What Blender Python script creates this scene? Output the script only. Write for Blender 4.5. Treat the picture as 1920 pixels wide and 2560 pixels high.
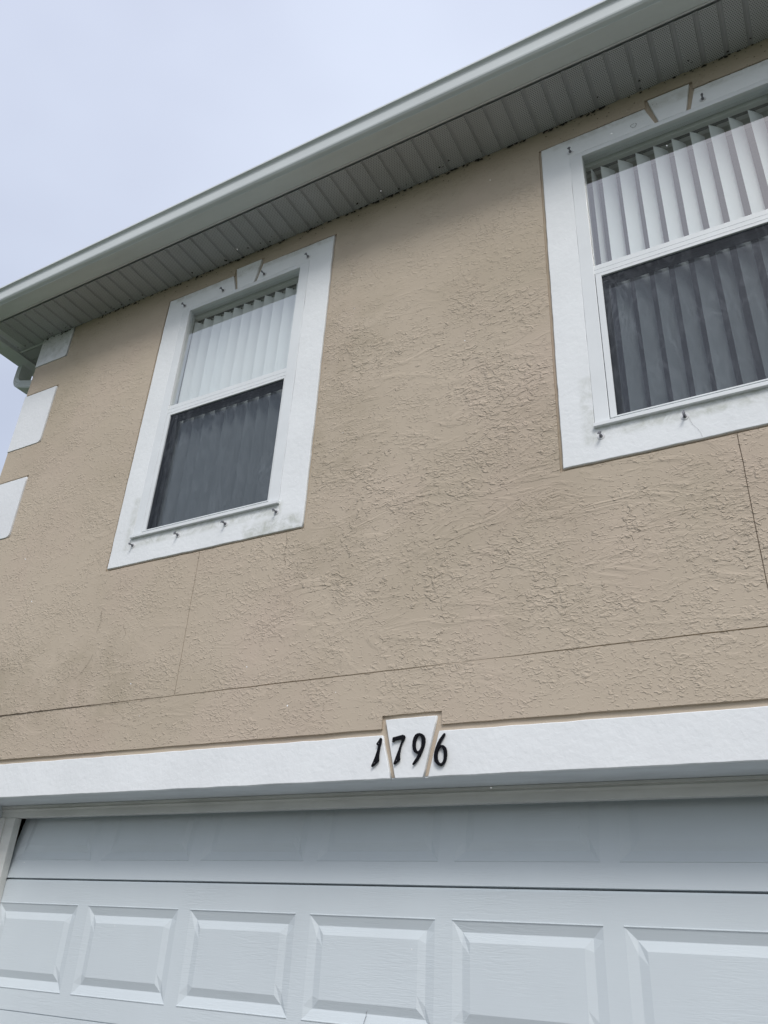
import bpy, bmesh, math, random
from mathutils import Matrix, Vector, noise
random.seed(7)
scene = bpy.context.scene
for o in list(bpy.data.objects):
    bpy.data.objects.remove(o)

# ------------------------------------------------------------------ camera
CAM_H = 1.42
cam_data = bpy.data.cameras.new('camera')
cam = bpy.data.objects.new('camera', cam_data)
scene.collection.objects.link(cam)
scene.camera = cam
cam_data.sensor_fit = 'VERTICAL'
cam_data.sensor_height = 24.0
cam_data.sensor_width = 18.0
cam_data.lens = 1978.7 / 2560 * 24.0
cam_data.clip_start = 0.05
cam_data.clip_end = 3000
cam.matrix_world = Matrix((
    (0.87705858,  0.19123252,  0.44067944, 0.0),
    (0.47788552, -0.44075528, -0.75984223, -2.65),
    (0.04892525,  0.87702047, -0.47795546, CAM_H),
    (0, 0, 0, 1)))

# ------------------------------------------------------------------ sky, sun, exposure
SUN_EL, SUN_AZ = math.radians(47), math.radians(148)      # azimuth from +Y, clockwise; the sun stands in front of the facade
w = bpy.data.worlds.new('World'); scene.world = w; w.use_nodes = True
nt = w.node_tree; nt.nodes.clear()
N = nt.nodes.new; L = nt.links.new
out = N('ShaderNodeOutputWorld')
sky = N('ShaderNodeTexSky'); sky.sky_type = 'NISHITA'; sky.sun_disc = False
sky.sun_elevation = SUN_EL; sky.sun_rotation = SUN_AZ; sky.air_density = 1.0; sky.dust_density = 3.0
bg1 = N('ShaderNodeBackground'); bg1.inputs['Strength'].default_value = 0.05
L(sky.outputs[0], bg1.inputs['Color'])
tc = N('ShaderNodeTexCoord')
mp = N('ShaderNodeMapping'); mp.inputs['Scale'].default_value = (1.0, 1.0, 1.9)
L(tc.outputs['Generated'], mp.inputs['Vector'])
nz = N('ShaderNodeTexNoise'); nz.inputs['Scale'].default_value = 1.5; nz.inputs['Detail'].default_value = 4; nz.inputs['Roughness'].default_value = 0.45
L(mp.outputs[0], nz.inputs['Vector'])
cr = N('ShaderNodeValToRGB')
cr.color_ramp.elements[0].position = 0.34; cr.color_ramp.elements[0].color = (0.465, 0.492, 0.582, 1)
cr.color_ramp.elements[1].position = 0.66; cr.color_ramp.elements[1].color = (0.61, 0.655, 0.75, 1)
L(nz.outputs['Fac'], cr.inputs[0])
bg2 = N('ShaderNodeBackground'); bg2.inputs['Strength'].default_value = 0.94
sxyz = N('ShaderNodeSeparateXYZ'); L(tc.outputs['Generated'], sxyz.inputs[0])
gz = N('ShaderNodeMapRange'); gz.inputs[1].default_value = 0.0; gz.inputs[2].default_value = 1.0; gz.inputs[3].default_value = 0.50; gz.inputs[4].default_value = 1.22
L(sxyz.outputs[2], gz.inputs[0])
vm = N('ShaderNodeVectorMath'); vm.operation = 'SCALE'; L(cr.outputs[0], vm.inputs[0]); L(gz.outputs[0], vm.inputs['Scale'])
L(vm.outputs[0], bg2.inputs['Color'])
ad = N('ShaderNodeAddShader'); L(bg1.outputs[0], ad.inputs[0]); L(bg2.outputs[0], ad.inputs[1])
L(ad.outputs[0], out.inputs['Surface'])

sd = bpy.data.lights.new('sun', 'SUN'); sun = bpy.data.objects.new('sun', sd); scene.collection.objects.link(sun)
sd.energy = 1.5; sd.angle = math.radians(20); sd.color = (1.0, 0.98, 0.95)
dirv = Vector((math.sin(SUN_AZ) * math.cos(SUN_EL), math.cos(SUN_AZ) * math.cos(SUN_EL), math.sin(SUN_EL)))
sun.rotation_euler = dirv.to_track_quat('Z', 'Y').to_euler()
sun.location = (0, -8, 12)

scene.view_settings.view_transform = 'Standard'
scene.view_settings.look = 'None'
scene.view_settings.gamma = 1.0
scene.view_settings.use_curve_mapping = False
scene.view_settings.exposure = 0.21

# ------------------------------------------------------------------ helpers
S = 2.65
def X(r, y=0.0): return r * (S + y)
def Z(r, y=0.0): return r * (S + y) + CAM_H
COL = scene.collection

def mesh_obj(name, verts, faces, mat, parent=None, smooth=False):
    me = bpy.data.meshes.new(name)
    me.from_pydata([tuple(v) for v in verts], [], faces)
    me.update()
    bm = bmesh.new(); bm.from_mesh(me)
    bmesh.ops.recalc_face_normals(bm, faces=bm.faces)
    bm.to_mesh(me); bm.free()
    if smooth:
        for p in me.polygons: p.use_smooth = True
    return link(name, me, mat, parent)

def link(name, me, mat, parent=None):
    o = bpy.data.objects.new(name, me); COL.objects.link(o)
    if mat is not None and not me.materials: me.materials.append(mat)
    if parent is not None: o.parent = parent
    return o

def empty(name, label, cat, loc=(0, 0, 0), group=None):
    o = bpy.data.objects.new(name, None); COL.objects.link(o); o.location = loc
    o.empty_display_size = 0.2
    o['label'] = label; o['category'] = cat
    if group: o['group'] = group
    return o

class MB:
    def __init__(s): s.v = []; s.f = []
    def box(s, x0, x1, y0, y1, z0, z1):
        b = len(s.v)
        s.v += [(x0,y0,z0),(x1,y0,z0),(x1,y1,z0),(x0,y1,z0),(x0,y0,z1),(x1,y0,z1),(x1,y1,z1),(x0,y1,z1)]
        s.f += [tuple(b+i for i in q) for q in ((0,3,2,1),(4,5,6,7),(0,1,5,4),(1,2,6,5),(2,3,7,6),(3,0,4,7))]
        return s
    def cyl(s, c, axis, r0, r1, ln, n=10):
        a = Vector(axis).normalized(); t = a.orthogonal().normalized(); u = a.cross(t); b = len(s.v); c = Vector(c)
        for k, (r, d) in enumerate(((r0, 0), (r1, ln))):
            for i in range(n):
                an = 2*math.pi*i/n
                s.v.append(tuple(c + a*d + t*(r*math.cos(an)) + u*(r*math.sin(an))))
        for i in range(n):
            j = (i+1) % n; s.f.append((b+i, b+j, b+n+j, b+n+i))
        s.f.append(tuple(b+i for i in range(n))[::-1]); s.f.append(tuple(b+n+i for i in range(n)))
        return s
    def build(s, name, mat, parent=None, bevel=0, smooth=False):
        o = mesh_obj(name, s.v, s.f, mat, parent, smooth)
        if bevel:
            m = o.modifiers.new('bevel', 'BEVEL'); m.width = bevel; m.segments = 2; m.limit_method = 'ANGLE'
        return o

def quad(x0, x1, y, z0, z1):
    q = MB(); q.v = [(x0, y, z0), (x1, y, z0), (x1, y, z1), (x0, y, z1)]; q.f = [(0, 1, 2, 3)]; return q

def wobble(x, z, amp=0.0016, f=11.0):
    return (amp * noise.noise(Vector((x*f, z*f, 1.7))) + amp*0.5*noise.noise(Vector((x*f*4, z*f*4, 5.7))),
            amp * noise.noise(Vector((x*f, z*f, 9.3))) + amp*0.5*noise.noise(Vector((x*f*4, z*f*4, 3.1))))

def resample(poly, step=0.03, amp=0.0014, hard=True):
    res = []
    n = len(poly)
    for i in range(n):
        a, b = Vector(poly[i]), Vector(poly[(i+1) % n])
        d = (b-a).length; k = max(1, int(d/step))
        for j in range(k):
            p = a.lerp(b, j/k)
            q = wobble(p.x, p.y, amp)
            res.append((p.x+q[0], p.y+q[1]))
    return res

def slab(name, loops, y_front, thick, mat, parent=None, bevel=0.002, wob=0.0014, step=0.03, origin=None):
    """a plate in the XZ plane from closed outlines (first outer, then holes), front at y_front"""
    cu = bpy.data.curves.new(name, 'CURVE'); cu.dimensions = '2D'; cu.fill_mode = 'BOTH'
    ox, oz = origin if origin else (0, 0)
    for lp in loops:
        pts = resample(lp, step, wob) if wob else lp
        sp = cu.splines.new('POLY'); sp.points.add(len(pts)-1)
        for i, p in enumerate(pts): sp.points[i].co = (p[0]-ox, p[1]-oz, 0, 1)
        sp.use_cyclic_u = True
    cu.extrude = max(thick/2 - bevel, 0.0001); cu.bevel_depth = bevel; cu.bevel_resolution = 1; cu.offset = -bevel
    tmp = bpy.data.objects.new('tmp', cu); COL.objects.link(tmp)
    bpy.context.view_layer.update()
    dg = bpy.context.evaluated_depsgraph_get()
    me = bpy.data.meshes.new_from_object(tmp.evaluated_get(dg)); me.name = name
    bpy.data.objects.remove(tmp); bpy.data.curves.remove(cu)
    yc = y_front + thick/2
    for v in me.vertices:
        u, vv, ww = v.co; v.co = (u, -ww + (yc if origin is None else 0), vv)
    me.materials.clear()
    o = link(name, me, mat, parent)
    if origin is not None: o.location = (ox, yc, oz)
    return o

def sheet(name, x0, x1, z0, z1, holes, y, thick, mat, parent=None, step=0.04, wob=0.0, relief=0.0, seed=0.0):
    """a wall skin in the XZ plane with rectangular holes, returns along every edge"""
    def br(a, b, hs, st):
        ks = sorted(set([a, b] + [v for v in hs if a < v < b])); r = []
        for p, q in zip(ks, ks[1:]):
            n = max(1, int(round((q-p)/st)))
            r += [p + (q-p)*i/n for i in range(n)]
        return r + [b]
    xs = br(x0, x1, [v for h in holes for v in h[:2]], step)
    zs = br(z0, z1, [v for h in holes for v in h[2:]], step)
    bm = bmesh.new(); grid = {}
    def vert(i, j):
        if (i, j) not in grid:
            x, z = xs[i], zs[j]
            dx = dz = 0
            if wob and x0 < x < x1 and z0 < z < z1: dx, dz = wobble(x, z, wob)
            yy = y
            if relief:
                yy += relief*noise.noise(Vector((x*1.3, z*1.3, seed))) + relief*0.45*noise.noise(Vector((x*4.5, z*4.5, seed+3)))
            grid[(i, j)] = bm.verts.new((x+dx, yy, z+dz))
        return grid[(i, j)]
    for i in range(len(xs)-1):
        for j in range(len(zs)-1):
            cx, cz = (xs[i]+xs[i+1])/2, (zs[j]+zs[j+1])/2
            if any(h[0] < cx < h[1] and h[2] < cz < h[3] for h in holes): continue
            bm.faces.new((vert(i, j), vert(i+1, j), vert(i+1, j+1), vert(i, j+1)))
    be = [e for e in bm.edges if len(e.link_faces) == 1]
    for e in be: e.smooth = False
    r = bmesh.ops.extrude_edge_only(bm, edges=be)
    for v in r['geom']:
        if isinstance(v, bmesh.types.BMVert): v.co.y = y + thick
    bmesh.ops.recalc_face_normals(bm, faces=bm.faces)
    me = bpy.data.meshes.new(name); bm.to_mesh(me); bm.free()
    # make sure the front looks at -Y
    o = link(name, me, mat, parent)
    if relief:
        for p in me.polygons: p.use_smooth = abs(p.normal.y) > 0.7
    return o

def prism_x(name, prof, x0, x1, mat, parent=None, smooth=False):
    n = len(prof)
    v = [(x0, p[0], p[1]) for p in prof] + [(x1, p[0], p[1]) for p in prof]
    f = [(i, (i+1) % n, n+(i+1) % n, n+i) for i in range(n)] + [tuple(range(n))[::-1], tuple(range(n, 2*n))]
    return mesh_obj(name, v, f, mat, parent, smooth)

# ------------------------------------------------------------------ materials
class M:
    def __init__(s, name, col, rough=0.8, spec=0.3, metallic=0.0):
        s.m = bpy.data.materials.new(name); s.m.use_nodes = True; s.t = s.m.node_tree
        s.b = s.t.nodes['Principled BSDF']; s.b.inputs['Roughness'].default_value = rough
        s.b.inputs['Specular IOR Level'].default_value = spec; s.b.inputs['Metallic'].default_value = metallic
        s.b.inputs['Base Color'].default_value = (*col, 1)
        g = s.n('ShaderNodeNewGeometry'); s.pos = g.outputs['Position']
    def n(s, t, **kw):
        d = s.t.nodes.new(t)
        for k, v in kw.items(): setattr(d, k, v)
        return d
    def l(s, a, b): s.t.links.new(a, b)
    def scaled(s, sc, src=None):
        m = s.n('ShaderNodeMapping'); m.inputs['Scale'].default_value = sc; s.l(src or s.pos, m.inputs[0]); return m.outputs[0]
    def noise(s, scale, detail=3, rough=0.5, dist=0.0, vec=None):
        d = s.n('ShaderNodeTexNoise'); d.inputs['Scale'].default_value = scale; d.inputs['Detail'].default_value = detail
        d.inputs['Roughness'].default_value = rough; d.inputs['Distortion'].default_value = dist
        s.l(vec or s.pos, d.inputs['Vector']); return d.outputs['Fac']
    def ramp(s, src, stops):
        d = s.n('ShaderNodeValToRGB'); e = d.color_ramp.elements
        e[0].position, e[1].position = stops[0][0], stops[-1][0]
        def c(v): return (v, v, v, 1) if not isinstance(v, tuple) else (*v, 1)
        e[0].color, e[1].color = c(stops[0][1]), c(stops[-1][1])
        for p, v in stops[1:-1]:
            q = e.new(p); q.color = c(v)
        s.l(src, d.inputs[0]); return d.outputs[0]
    def math(s, op, a, b=None, clamp=False):
        d = s.n('ShaderNodeMath', operation=op, use_clamp=clamp)
        for i, v in enumerate((a, b)):
            if v is None: continue
            if isinstance(v, (int, float)): d.inputs[i].default_value = v
            else: s.l(v, d.inputs[i])
        return d.outputs[0]
    def mix(s, fac, a, b, mode='MIX'):
        d = s.n('ShaderNodeMix', data_type='RGBA', blend_type=mode)
        for sock, v in ((d.inputs['Factor'], fac), (d.inputs['A'], a), (d.inputs['B'], b)):
            if isinstance(v, (int, float)): sock.default_value = v
            elif isinstance(v, tuple): sock.default_value = (*v, 1)
            else: s.l(v, sock)
        return d.outputs['Result']
    def xyz(s):
        d = s.n('ShaderNodeSeparateXYZ'); s.l(s.pos, d.inputs[0]); return d.outputs
    def color(s, c): s.l(c, s.b.inputs['Base Color'])
    def bump(s, h, dist, strength=1.0):
        d = s.n('ShaderNodeBump'); d.inputs['Distance'].default_value = dist; d.inputs['Strength'].default_value = strength
        s.l(h, d.inputs['Height']); s.l(d.outputs[0], s.b.inputs['Normal'])

def win(m, v, a, b, soft):
    """1 between a and b, soft shoulders"""
    up = m.math('DIVIDE', m.math('SUBTRACT', v, a), soft, True) if False else None
    u = m.n('ShaderNodeMapRange', interpolation_type='SMOOTHSTEP'); m.l(v, u.inputs[0])
    u.inputs[1].default_value = a - soft; u.inputs[2].default_value = a
    d = m.n('ShaderNodeMapRange', interpolation_type='SMOOTHSTEP'); m.l(v, d.inputs[0])
    d.inputs[1].default_value = b; d.inputs[2].default_value = b + soft; d.inputs[3].default_value = 1; d.inputs[4].default_value = 0
    return m.math('MULTIPLY', u.outputs[0], d.outputs[0])

# stucco: trowelled knock-down texture, its coarseness varying in patches
TAN = (0.505, 0.432, 0.342)
def stucco_mat(name, textured=True):
    m = M(name, TAN, 0.92, 0.15)
    a = m.noise(0.9, 4, 0.55, 0.4)
    b = m.noise(3.2, 5, 0.6, 0.6)
    c = m.ramp(a, [(0.32, (0.455, 0.390, 0.302)), (0.5, TAN), (0.7, (0.53, 0.455, 0.362))])
    grime = m.ramp(b, [(0.52, 0.0), (0.74, 1.0)])
    c = m.mix(m.math('MULTIPLY', grime, 0.10), c, (0.40, 0.33, 0.24))
    pink = m.ramp(m.noise(1.7, 3, 0.5, 0.0, m.scaled((1, 1, 0.7))), [(0.48, 0.0), (0.68, 1.0)])
    c = m.mix(m.math('MULTIPLY', pink, 0.35), c, (0.535, 0.43, 0.36))
    sx = m.xyz()
    # damp grey-green stains where water sits: over the left end of the joint and below the corners of the window trims
    for (x0, x1, z0, z1, sf, k) in ((-4.0, -3.0, 2.38, 2.60, 0.26, 0.38), (-3.3, -2.55, 3.9, 4.5, .3, 0.0),
                                    (-1.95, -1.72, 2.85, 3.08, 0.22, 0.30), (-1.95, -1.7, 3.4, 4.35, .25, 0.35), (-0.9, -0.76, 2.5, 3.4, 0.25, 0.25)):
        if k <= 0: continue
        box = m.math('MULTIPLY', win(m, sx[0], x0, x1, sf), win(m, sx[2], z0, z1, sf))
        nn = m.ramp(m.noise(5.0, 5, 0.65, 0.5), [(0.36, 0.0), (0.66, 1.0)])
        c = m.mix(m.math('MULTIPLY', m.math('MULTIPLY', box, nn), k), c, (0.31, 0.265, 0.19))
    fine = m.noise(260, 3, 0.6)
    if textured:
        v = m.scaled((1.0, 1.0, 1.55))
        def step(n, th, w):
            return m.math('DIVIDE', m.math('SUBTRACT', n, th), w, True)
        low = m.noise(2.6, 5, 0.68, 0.7)                      # how far each spot was knocked down
        low2 = m.noise(4.1, 5, 0.7, 0.3, m.scaled((1, 1, 1.3)))
        n1 = m.noise(27, 2.6, 0.55, 1.0, v)
        n2 = m.noise(54, 2.0, 0.5, 0.8, v)
        th1 = m.math('ADD', m.math('MULTIPLY', m.math('SUBTRACT', 0.56, low), 0.9), 0.53)
        th2 = m.math('ADD', m.math('MULTIPLY', m.math('SUBTRACT', 0.53, low2), 0.8), 0.53)
        coarse = m.math('MULTIPLY', win(m, sx[0], -1.7, 0.1, 0.9), win(m, sx[2], 2.75, 3.95, 0.6))
        coarse = m.math('ADD', m.math('MULTIPLY', coarse, 0.58), 0.34)
        p1 = m.math('MULTIPLY', step(n1, th1, 0.15), coarse)
        p2 = m.math('MULTIPLY', step(n2, th2, 0.20), 0.55)
        h = m.math('ADD', m.math('MULTIPLY', p1, 1.0), p2)
        sw = m.noise(4.5, 4, 0.6, 1.8, m.scaled((0.7, 1, 1.7)))
        tw = m.math('MULTIPLY', step(sw, 0.5, 0.16), m.math('MULTIPLY', coarse, 0.6))
        h = m.math('ADD', h, tw)
        h = m.math('ADD', h, m.math('MULTIPLY', fine, 0.10))
        m.bump(h, 0.0048, 0.85)
    else:
        m.bump(m.math('ADD', m.noise(40, 3), m.math('MULTIPLY', fine, 0.5)), 0.0015, 0.8)
    m.color(c)
    return m.m
stucco = stucco_mat('stucco_texture'); stucco_smooth = stucco_mat('stucco_smooth', False)

def white_stucco(name, col=(0.80, 0.81, 0.83), dirty=()):
    m = M(name, col, 0.75, 0.25)
    c = m.mix(m.ramp(m.noise(2.6, 4, 0.6), [(0.35, 0.0), (0.7, 1.0)]), col, tuple(v*0.93 for v in col))
    gr = m.ramp(m.noise(9, 5, 0.7, 0.4), [(0.60, 0.0), (0.80, 1.0)])
    c = m.mix(m.math('MULTIPLY', gr, 0.18), c, (0.45, 0.47, 0.45))
    sx = m.xyz()
    for (x0, x1, z0, z1, sf, k, cc) in dirty:
        box = m.math('MULTIPLY', win(m, sx[0], x0, x1, sf), win(m, sx[2], z0, z1, sf))
        nn = m.ramp(m.noise(16, 5, 0.7, 0.6), [(0.36, 0.0), (0.66, 1.0)])
        c = m.mix(m.math('MULTIPLY', m.math('MULTIPLY', box, nn), k), c, cc)
    m.color(c)
    h = m.math('ADD', m.noise(45, 4, 0.55, 0.3), m.math('MULTIPLY', m.noise(13, 3), 1.2))
    m.bump(h, 0.0022, 0.7)
    return m.m
GREEN = (0.33, 0.35, 0.27)
DX = 2.50
WX = [0.0, DX]
dirt_boxes = []
for d in WX:
    dirt_boxes += [(-3.08+d, -2.12+d, 3.215, 3.262, 0.03, 0.5, GREEN), (-2.3+d, -2.0+d, 3.11, 3.16, 0.04, 0.6, GREEN),
                   (-3.12+d, -3.09+d, 3.2, 3.5, 0.03, 0.35, GREEN), (-3.15+d, -1.98+d, 4.99, 5.02, 0.03, 0.45, (0.4, 0.39, 0.34))]
trim_white = white_stucco('white_painted_stucco_trim', (0.82, 0.845, 0.855), dirt_boxes)
quoin_white = white_stucco('white_quoin_paint', (0.79, 0.81, 0.83), [(-4.6, -4.0, 5.0, 5.3, 0.18, 0.5, (0.35, 0.36, 0.33))])

def simple(name, col, rough=0.5, spec=0.4, n_scale=6, amt=0.08, bump=0.0, bscale=80, metallic=0.0, stretch=None):
    m = M(name, col, rough, spec, metallic)
    vec = m.scaled(stretch) if stretch else None
    f = m.ramp(m.noise(n_scale, 4, 0.6, 0.2, vec), [(0.35, 0.0), (0.7, 1.0)])
    m.color(m.mix(f, col, tuple(v*(1-amt) for v in col)))
    if bump: m.bump(m.noise(bscale, 3, 0.5, 0, vec), bump, 0.7)
    return m.m
vinyl = simple('white_vinyl_frame', (0.76, 0.79, 0.80), 0.38, 0.45, 5, 0.07)
gutter_mat = simple('white_aluminium_gutter', (0.66, 0.70, 0.70), 0.55, 0.3, 3, 0.10, stretch=(0.6, 3, 3))
fascia_mat = simple('white_fascia', (0.66, 0.68, 0.68), 0.5, 0.4, 4, 0.1)
reveal_mat = simple('painted_reveal', (0.70, 0.74, 0.76), 0.7, 0.3, 3, 0.14, 0.001, 60, stretch=(1, 4, 4))
trim_pvc = simple('pvc_stop_moulding', (0.70, 0.71, 0.68), 0.5, 0.4, 3.5, 0.16, stretch=(1, 5, 5))
dark = simple('dark_gap', (0.02, 0.022, 0.025), 0.7, 0.2)
black_trim = simple('black_gasket', (0.012, 0.014, 0.018), 0.5, 0.4)
black_metal = simple('black_cast_metal', (0.006, 0.006, 0.009), 0.6, 0.12, 30, 0.3, 0.0006, 150)
steel = simple('dull_steel', (0.22, 0.22, 0.235), 0.4, 0.5, metallic=0.7)
caulk = simple('caulk', (0.70, 0.71, 0.72), 0.6, 0.3)
drywall = simple('drywall_return', (0.44, 0.45, 0.39), 0.8, 0.2)
room_mat = simple('room_paint', (0.52, 0.47, 0.50), 0.85, 0.2)
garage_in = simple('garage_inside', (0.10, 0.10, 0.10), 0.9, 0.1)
shingle = simple('roof_shingle', (0.12, 0.11, 0.10), 0.9, 0.2, 14, 0.4, 0.004, 30)
dirt_m = simple('cobweb_dirt', (0.045, 0.04, 0.035), 0.95, 0.05)
crack_m = simple('crack_line', (0.13, 0.105, 0.08), 0.95, 0.05)
crack_w = simple('crack_on_trim', (0.36, 0.36, 0.36), 0.95, 0.05)
slat_mat = simple('vertical_blind_vinyl', (0.80, 0.83, 0.84), 0.5, 0.3, 3, 0.04, stretch=(1, 1, 0.3))
rail_mat = simple('headrail', (0.62, 0.64, 0.60), 0.5, 0.4)

# embossed steel door
def door_material():
    m = M('embossed_door_steel', (0.62, 0.67, 0.72), 0.5, 0.35)
    f = m.ramp(m.noise(1.8, 4, 0.6), [(0.3, 0.0), (0.72, 1.0)])
    c = m.mix(f, (0.64, 0.70, 0.73), (0.595, 0.65, 0.68))
    sp = m.ramp(m.noise(28, 6, 0.75, 0.3), [(0.69, 0.0), (0.76, 1.0)])
    c = m.mix(m.math('MULTIPLY', sp, 0.25), c, (0.33, 0.34, 0.35))
    m.color(c)
    g = m.noise(20, 4, 0.55, 1.2, m.scaled((0.55, 1, 6.0)))
    pt = m.ramp(m.noise(2.6, 3, 0.5, 0.8), [(0.42, 0.15), (0.6, 1.0)])
    m.bump(m.math('MULTIPLY', m.ramp(g, [(0.42, 0.0), (0.58, 1.0)]), pt), 0.0007, 0.4)
    return m.m
door_mat = door_material()

# perforated soffit: rows of punched holes
def soffit_material():
    m = M('perforated_soffit_vinyl', (0.5, 0.52, 0.52), 0.55, 0.3)
    tcn = m.n('ShaderNodeTexCoord')
    s = m.n('ShaderNodeSeparateXYZ'); m.l(tcn.outputs['Object'], s.inputs[0])
    P = 0.0102
    def tri(v, off=None):
        q = m.math('DIVIDE', v, P)
        if off is not None: q = m.math('ADD', q, off)
        q = m.math('FRACT', q); return m.math('SUBTRACT', q, 0.5)
    row = m.math('FLOOR', m.math('DIVIDE', s.outputs[1], P*0.9))
    off = m.math('MULTIPLY', m.math('FRACT', m.math('MULTIPLY', row, 0.5)), 1.0)
    dx = tri(m.math('ADD', s.outputs[0], 0.0), off)
    dy = m.math('SUBTRACT', m.math('FRACT', m.math('DIVIDE', s.outputs[1], P*0.9)), 0.5)
    r = m.math('SQRT', m.math('ADD', m.math('MULTIPLY', dx, dx), m.math('MULTIPLY', dy, dy)))
    hole = m.ramp(r, [(0.22, 1.0), (0.31, 0.0)])
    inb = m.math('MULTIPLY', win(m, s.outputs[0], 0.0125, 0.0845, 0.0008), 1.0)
    hole = m.math('MULTIPLY', hole, inb)
    dirt = m.ramp(m.noise(3.5, 4, 0.6), [(0.4, 0.0), (0.7, 1.0)])
    base = m.mix(m.math('MULTIPLY', dirt, 0.5), (0.48, 0.49, 0.50), (0.39, 0.40, 0.40))
    base = m.mix(m.math('SUBTRACT', 1.0, inb), base, m.mix(0.20, base, (0.06, 0.06, 0.055)))  # grooves beside the perforated band: recess shade mixed into the colour
    sp = m.ramp(m.noise(60, 4, 0.7), [(0.68, 0.0), (0.73, 1.0)])
    base = m.mix(m.math('MULTIPLY', sp, 0.6), base, (0.08, 0.08, 0.07))
    m.color(m.mix(m.math('MULTIPLY', hole, 0.85), base, (0.03, 0.03, 0.03)))
    return m.m
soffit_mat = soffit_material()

def glass_material():
    m = bpy.data.materials.new('window_glass'); m.use_nodes = True; t = m.node_tree; t.nodes.clear()
    o = t.nodes.new('ShaderNodeOutputMaterial'); mx = t.nodes.new('ShaderNodeMixShader')
    tr = t.nodes.new('ShaderNodeBsdfTransparent'); tr.inputs[0].default_value = (0.90, 0.93, 0.92, 1)
    gl = t.nodes.new('ShaderNodeBsdfGlossy'); gl.inputs['Roughness'].default_value = 0.0; gl.inputs[0].default_value = (1, 1, 1, 1)
    lw = t.nodes.new('ShaderNodeLayerWeight'); lw.inputs[0].default_value = 0.5
    pw_ = t.nodes.new('ShaderNodeMath'); pw_.operation = 'POWER'; pw_.inputs[1].default_value = 5.0; t.links.new(lw.outputs['Facing'], pw_.inputs[0])
    ml = t.nodes.new('ShaderNodeMath'); ml.operation = 'MULTIPLY_ADD'; ml.inputs[1].default_value = 0.85; ml.inputs[2].default_value = 0.21
    t.links.new(pw_.outputs[0], ml.inputs[0]); t.links.new(ml.outputs[0], mx.inputs[0])
    t.links.new(tr.outputs[0], mx.inputs[1]); t.links.new(gl.outputs[0], mx.inputs[2])
    t.links.new(mx.outputs[0], o.inputs[0]); return m
glass = glass_material()

def screen_material():
    mm = M('insect_screen', (0.05, 0.055, 0.065), 0.7, 0.3); m = mm.m; t = m.node_tree
    o = [n for n in t.nodes if n.type == 'OUTPUT_MATERIAL'][0]
    wv = mm.noise(6.0, 3, 0.5, 1.6, mm.scaled((2.3, 1, 0.7)))
    st = mm.ramp(wv, [(0.43, 0.0), (0.50, 1.0), (0.57, 0.0)])
    st2 = mm.ramp(mm.noise(3.0, 4, 0.6, 1.0), [(0.4, 0.0), (0.7, 1.0)])
    k = mm.math('MULTIPLY', st, mm.math('ADD', mm.math('MULTIPLY', st2, 0.8), 0.2))
    mm.color(mm.mix(k, (0.030, 0.036, 0.046), (0.115, 0.127, 0.145)))  # wavy pale bands: a reflected sheen painted into the screen colour
    mx = t.nodes.new('ShaderNodeMixShader'); mx.inputs[0].default_value = 0.55
    tr = t.nodes.new('ShaderNodeBsdfTransparent'); tr.inputs[0].default_value = (0.88, 0.91, 0.94, 1)
    t.links.new(tr.outputs[0], mx.inputs[1]); t.links.new(mm.b.outputs[0], mx.inputs[2]); t.links.new(mx.outputs[0], o.inputs[0])
    return m
screen_mat = screen_material()

# ------------------------------------------------------------------ ground
gm = simple('lawn', (0.07, 0.10, 0.045), 0.95, 0.1, 4, 0.4)
cm = simple('concrete_driveway', (0.19, 0.187, 0.18), 0.9, 0.2, 2, 0.2, 0.002, 60)
rm = simple('asphalt', (0.055, 0.055, 0.057), 0.9, 0.2, 5, 0.2, 0.002, 90)
g = mesh_obj('ground', [(-900, -900, 0), (900, -900, 0), (900, 900, 0), (-900, 900, 0)], [(0, 1, 2, 3)], gm); g['kind'] = 'structure'
g = mesh_obj('driveway', [(-4.4, -9, 0.004), (1.9, -9, 0.004), (1.9, 0.262, 0.004), (-4.4, 0.262, 0.004)], [(0, 1, 2, 3)], cm); g['kind'] = 'structure'
g = mesh_obj('road', [(-300, -16, 0.004), (300, -16, 0.004), (300, -9.02, 0.004), (-300, -9.02, 0.004)], [(0, 1, 2, 3)], rm); g['kind'] = 'structure'

# ------------------------------------------------------------------ the house
house = empty('house', 'two-storey tan stucco house with white window surrounds, corner blocks and white eaves over the garage', 'house')
XL, XR = X(-1.687), 3.4
ZS = Z(1.41)                                   # soffit level
KC = X(-0.5165)                                # centre of the garage lintel keystone
SUR = (X(-1.2175), X(-0.7435), Z(0.635), Z(1.3555))
KW = (X(-0.979))                               # centre of window keystone
GX0, GX1 = X(-1.457), X(0.438)                 # garage opening
LZ0, LZ1 = Z(0.200), Z(0.2605)
bandx0, bandx1 = GX0-0.20, GX1+0.20
g1 = 0.017
holes = []
for d in WX:
    holes.append((SUR[0]-0.014+d, SUR[1]+0.014+d, SUR[2]-0.010, SUR[3]+0.010))
    holes.append((KW+d-X(0.0365)-0.014, KW+d+X(0.0365)+0.014, SUR[3], Z(1.374)+0.014))
holes.append((bandx0-g1, bandx1+g1, -1, Z(0.270)))
holes.append((KC-X(0.0475), KC+X(0.0475), Z(0.25), Z(0.289)))
JZ = Z(0.3555)
holes.append((XL-1, XR+1, JZ-0.0024, JZ+0.0024))
for d in WX:
    xj = X(-0.976)+d
    holes.append((xj-0.0016, xj+0.0016, JZ, SUR[2]))
QH = [(Z(1.3130), ZS+0.1, X(-1.5705)), (Z(1.041), Z(1.2135), X(-1.570)), (Z(0.780), Z(0.9430), X(-1.577)),
      (Z(0.512), Z(0.676), X(-1.573)), (Z(0.243), Z(0.407), X(-1.573)), (Z(-0.026), Z(0.138), X(-1.573))]
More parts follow.
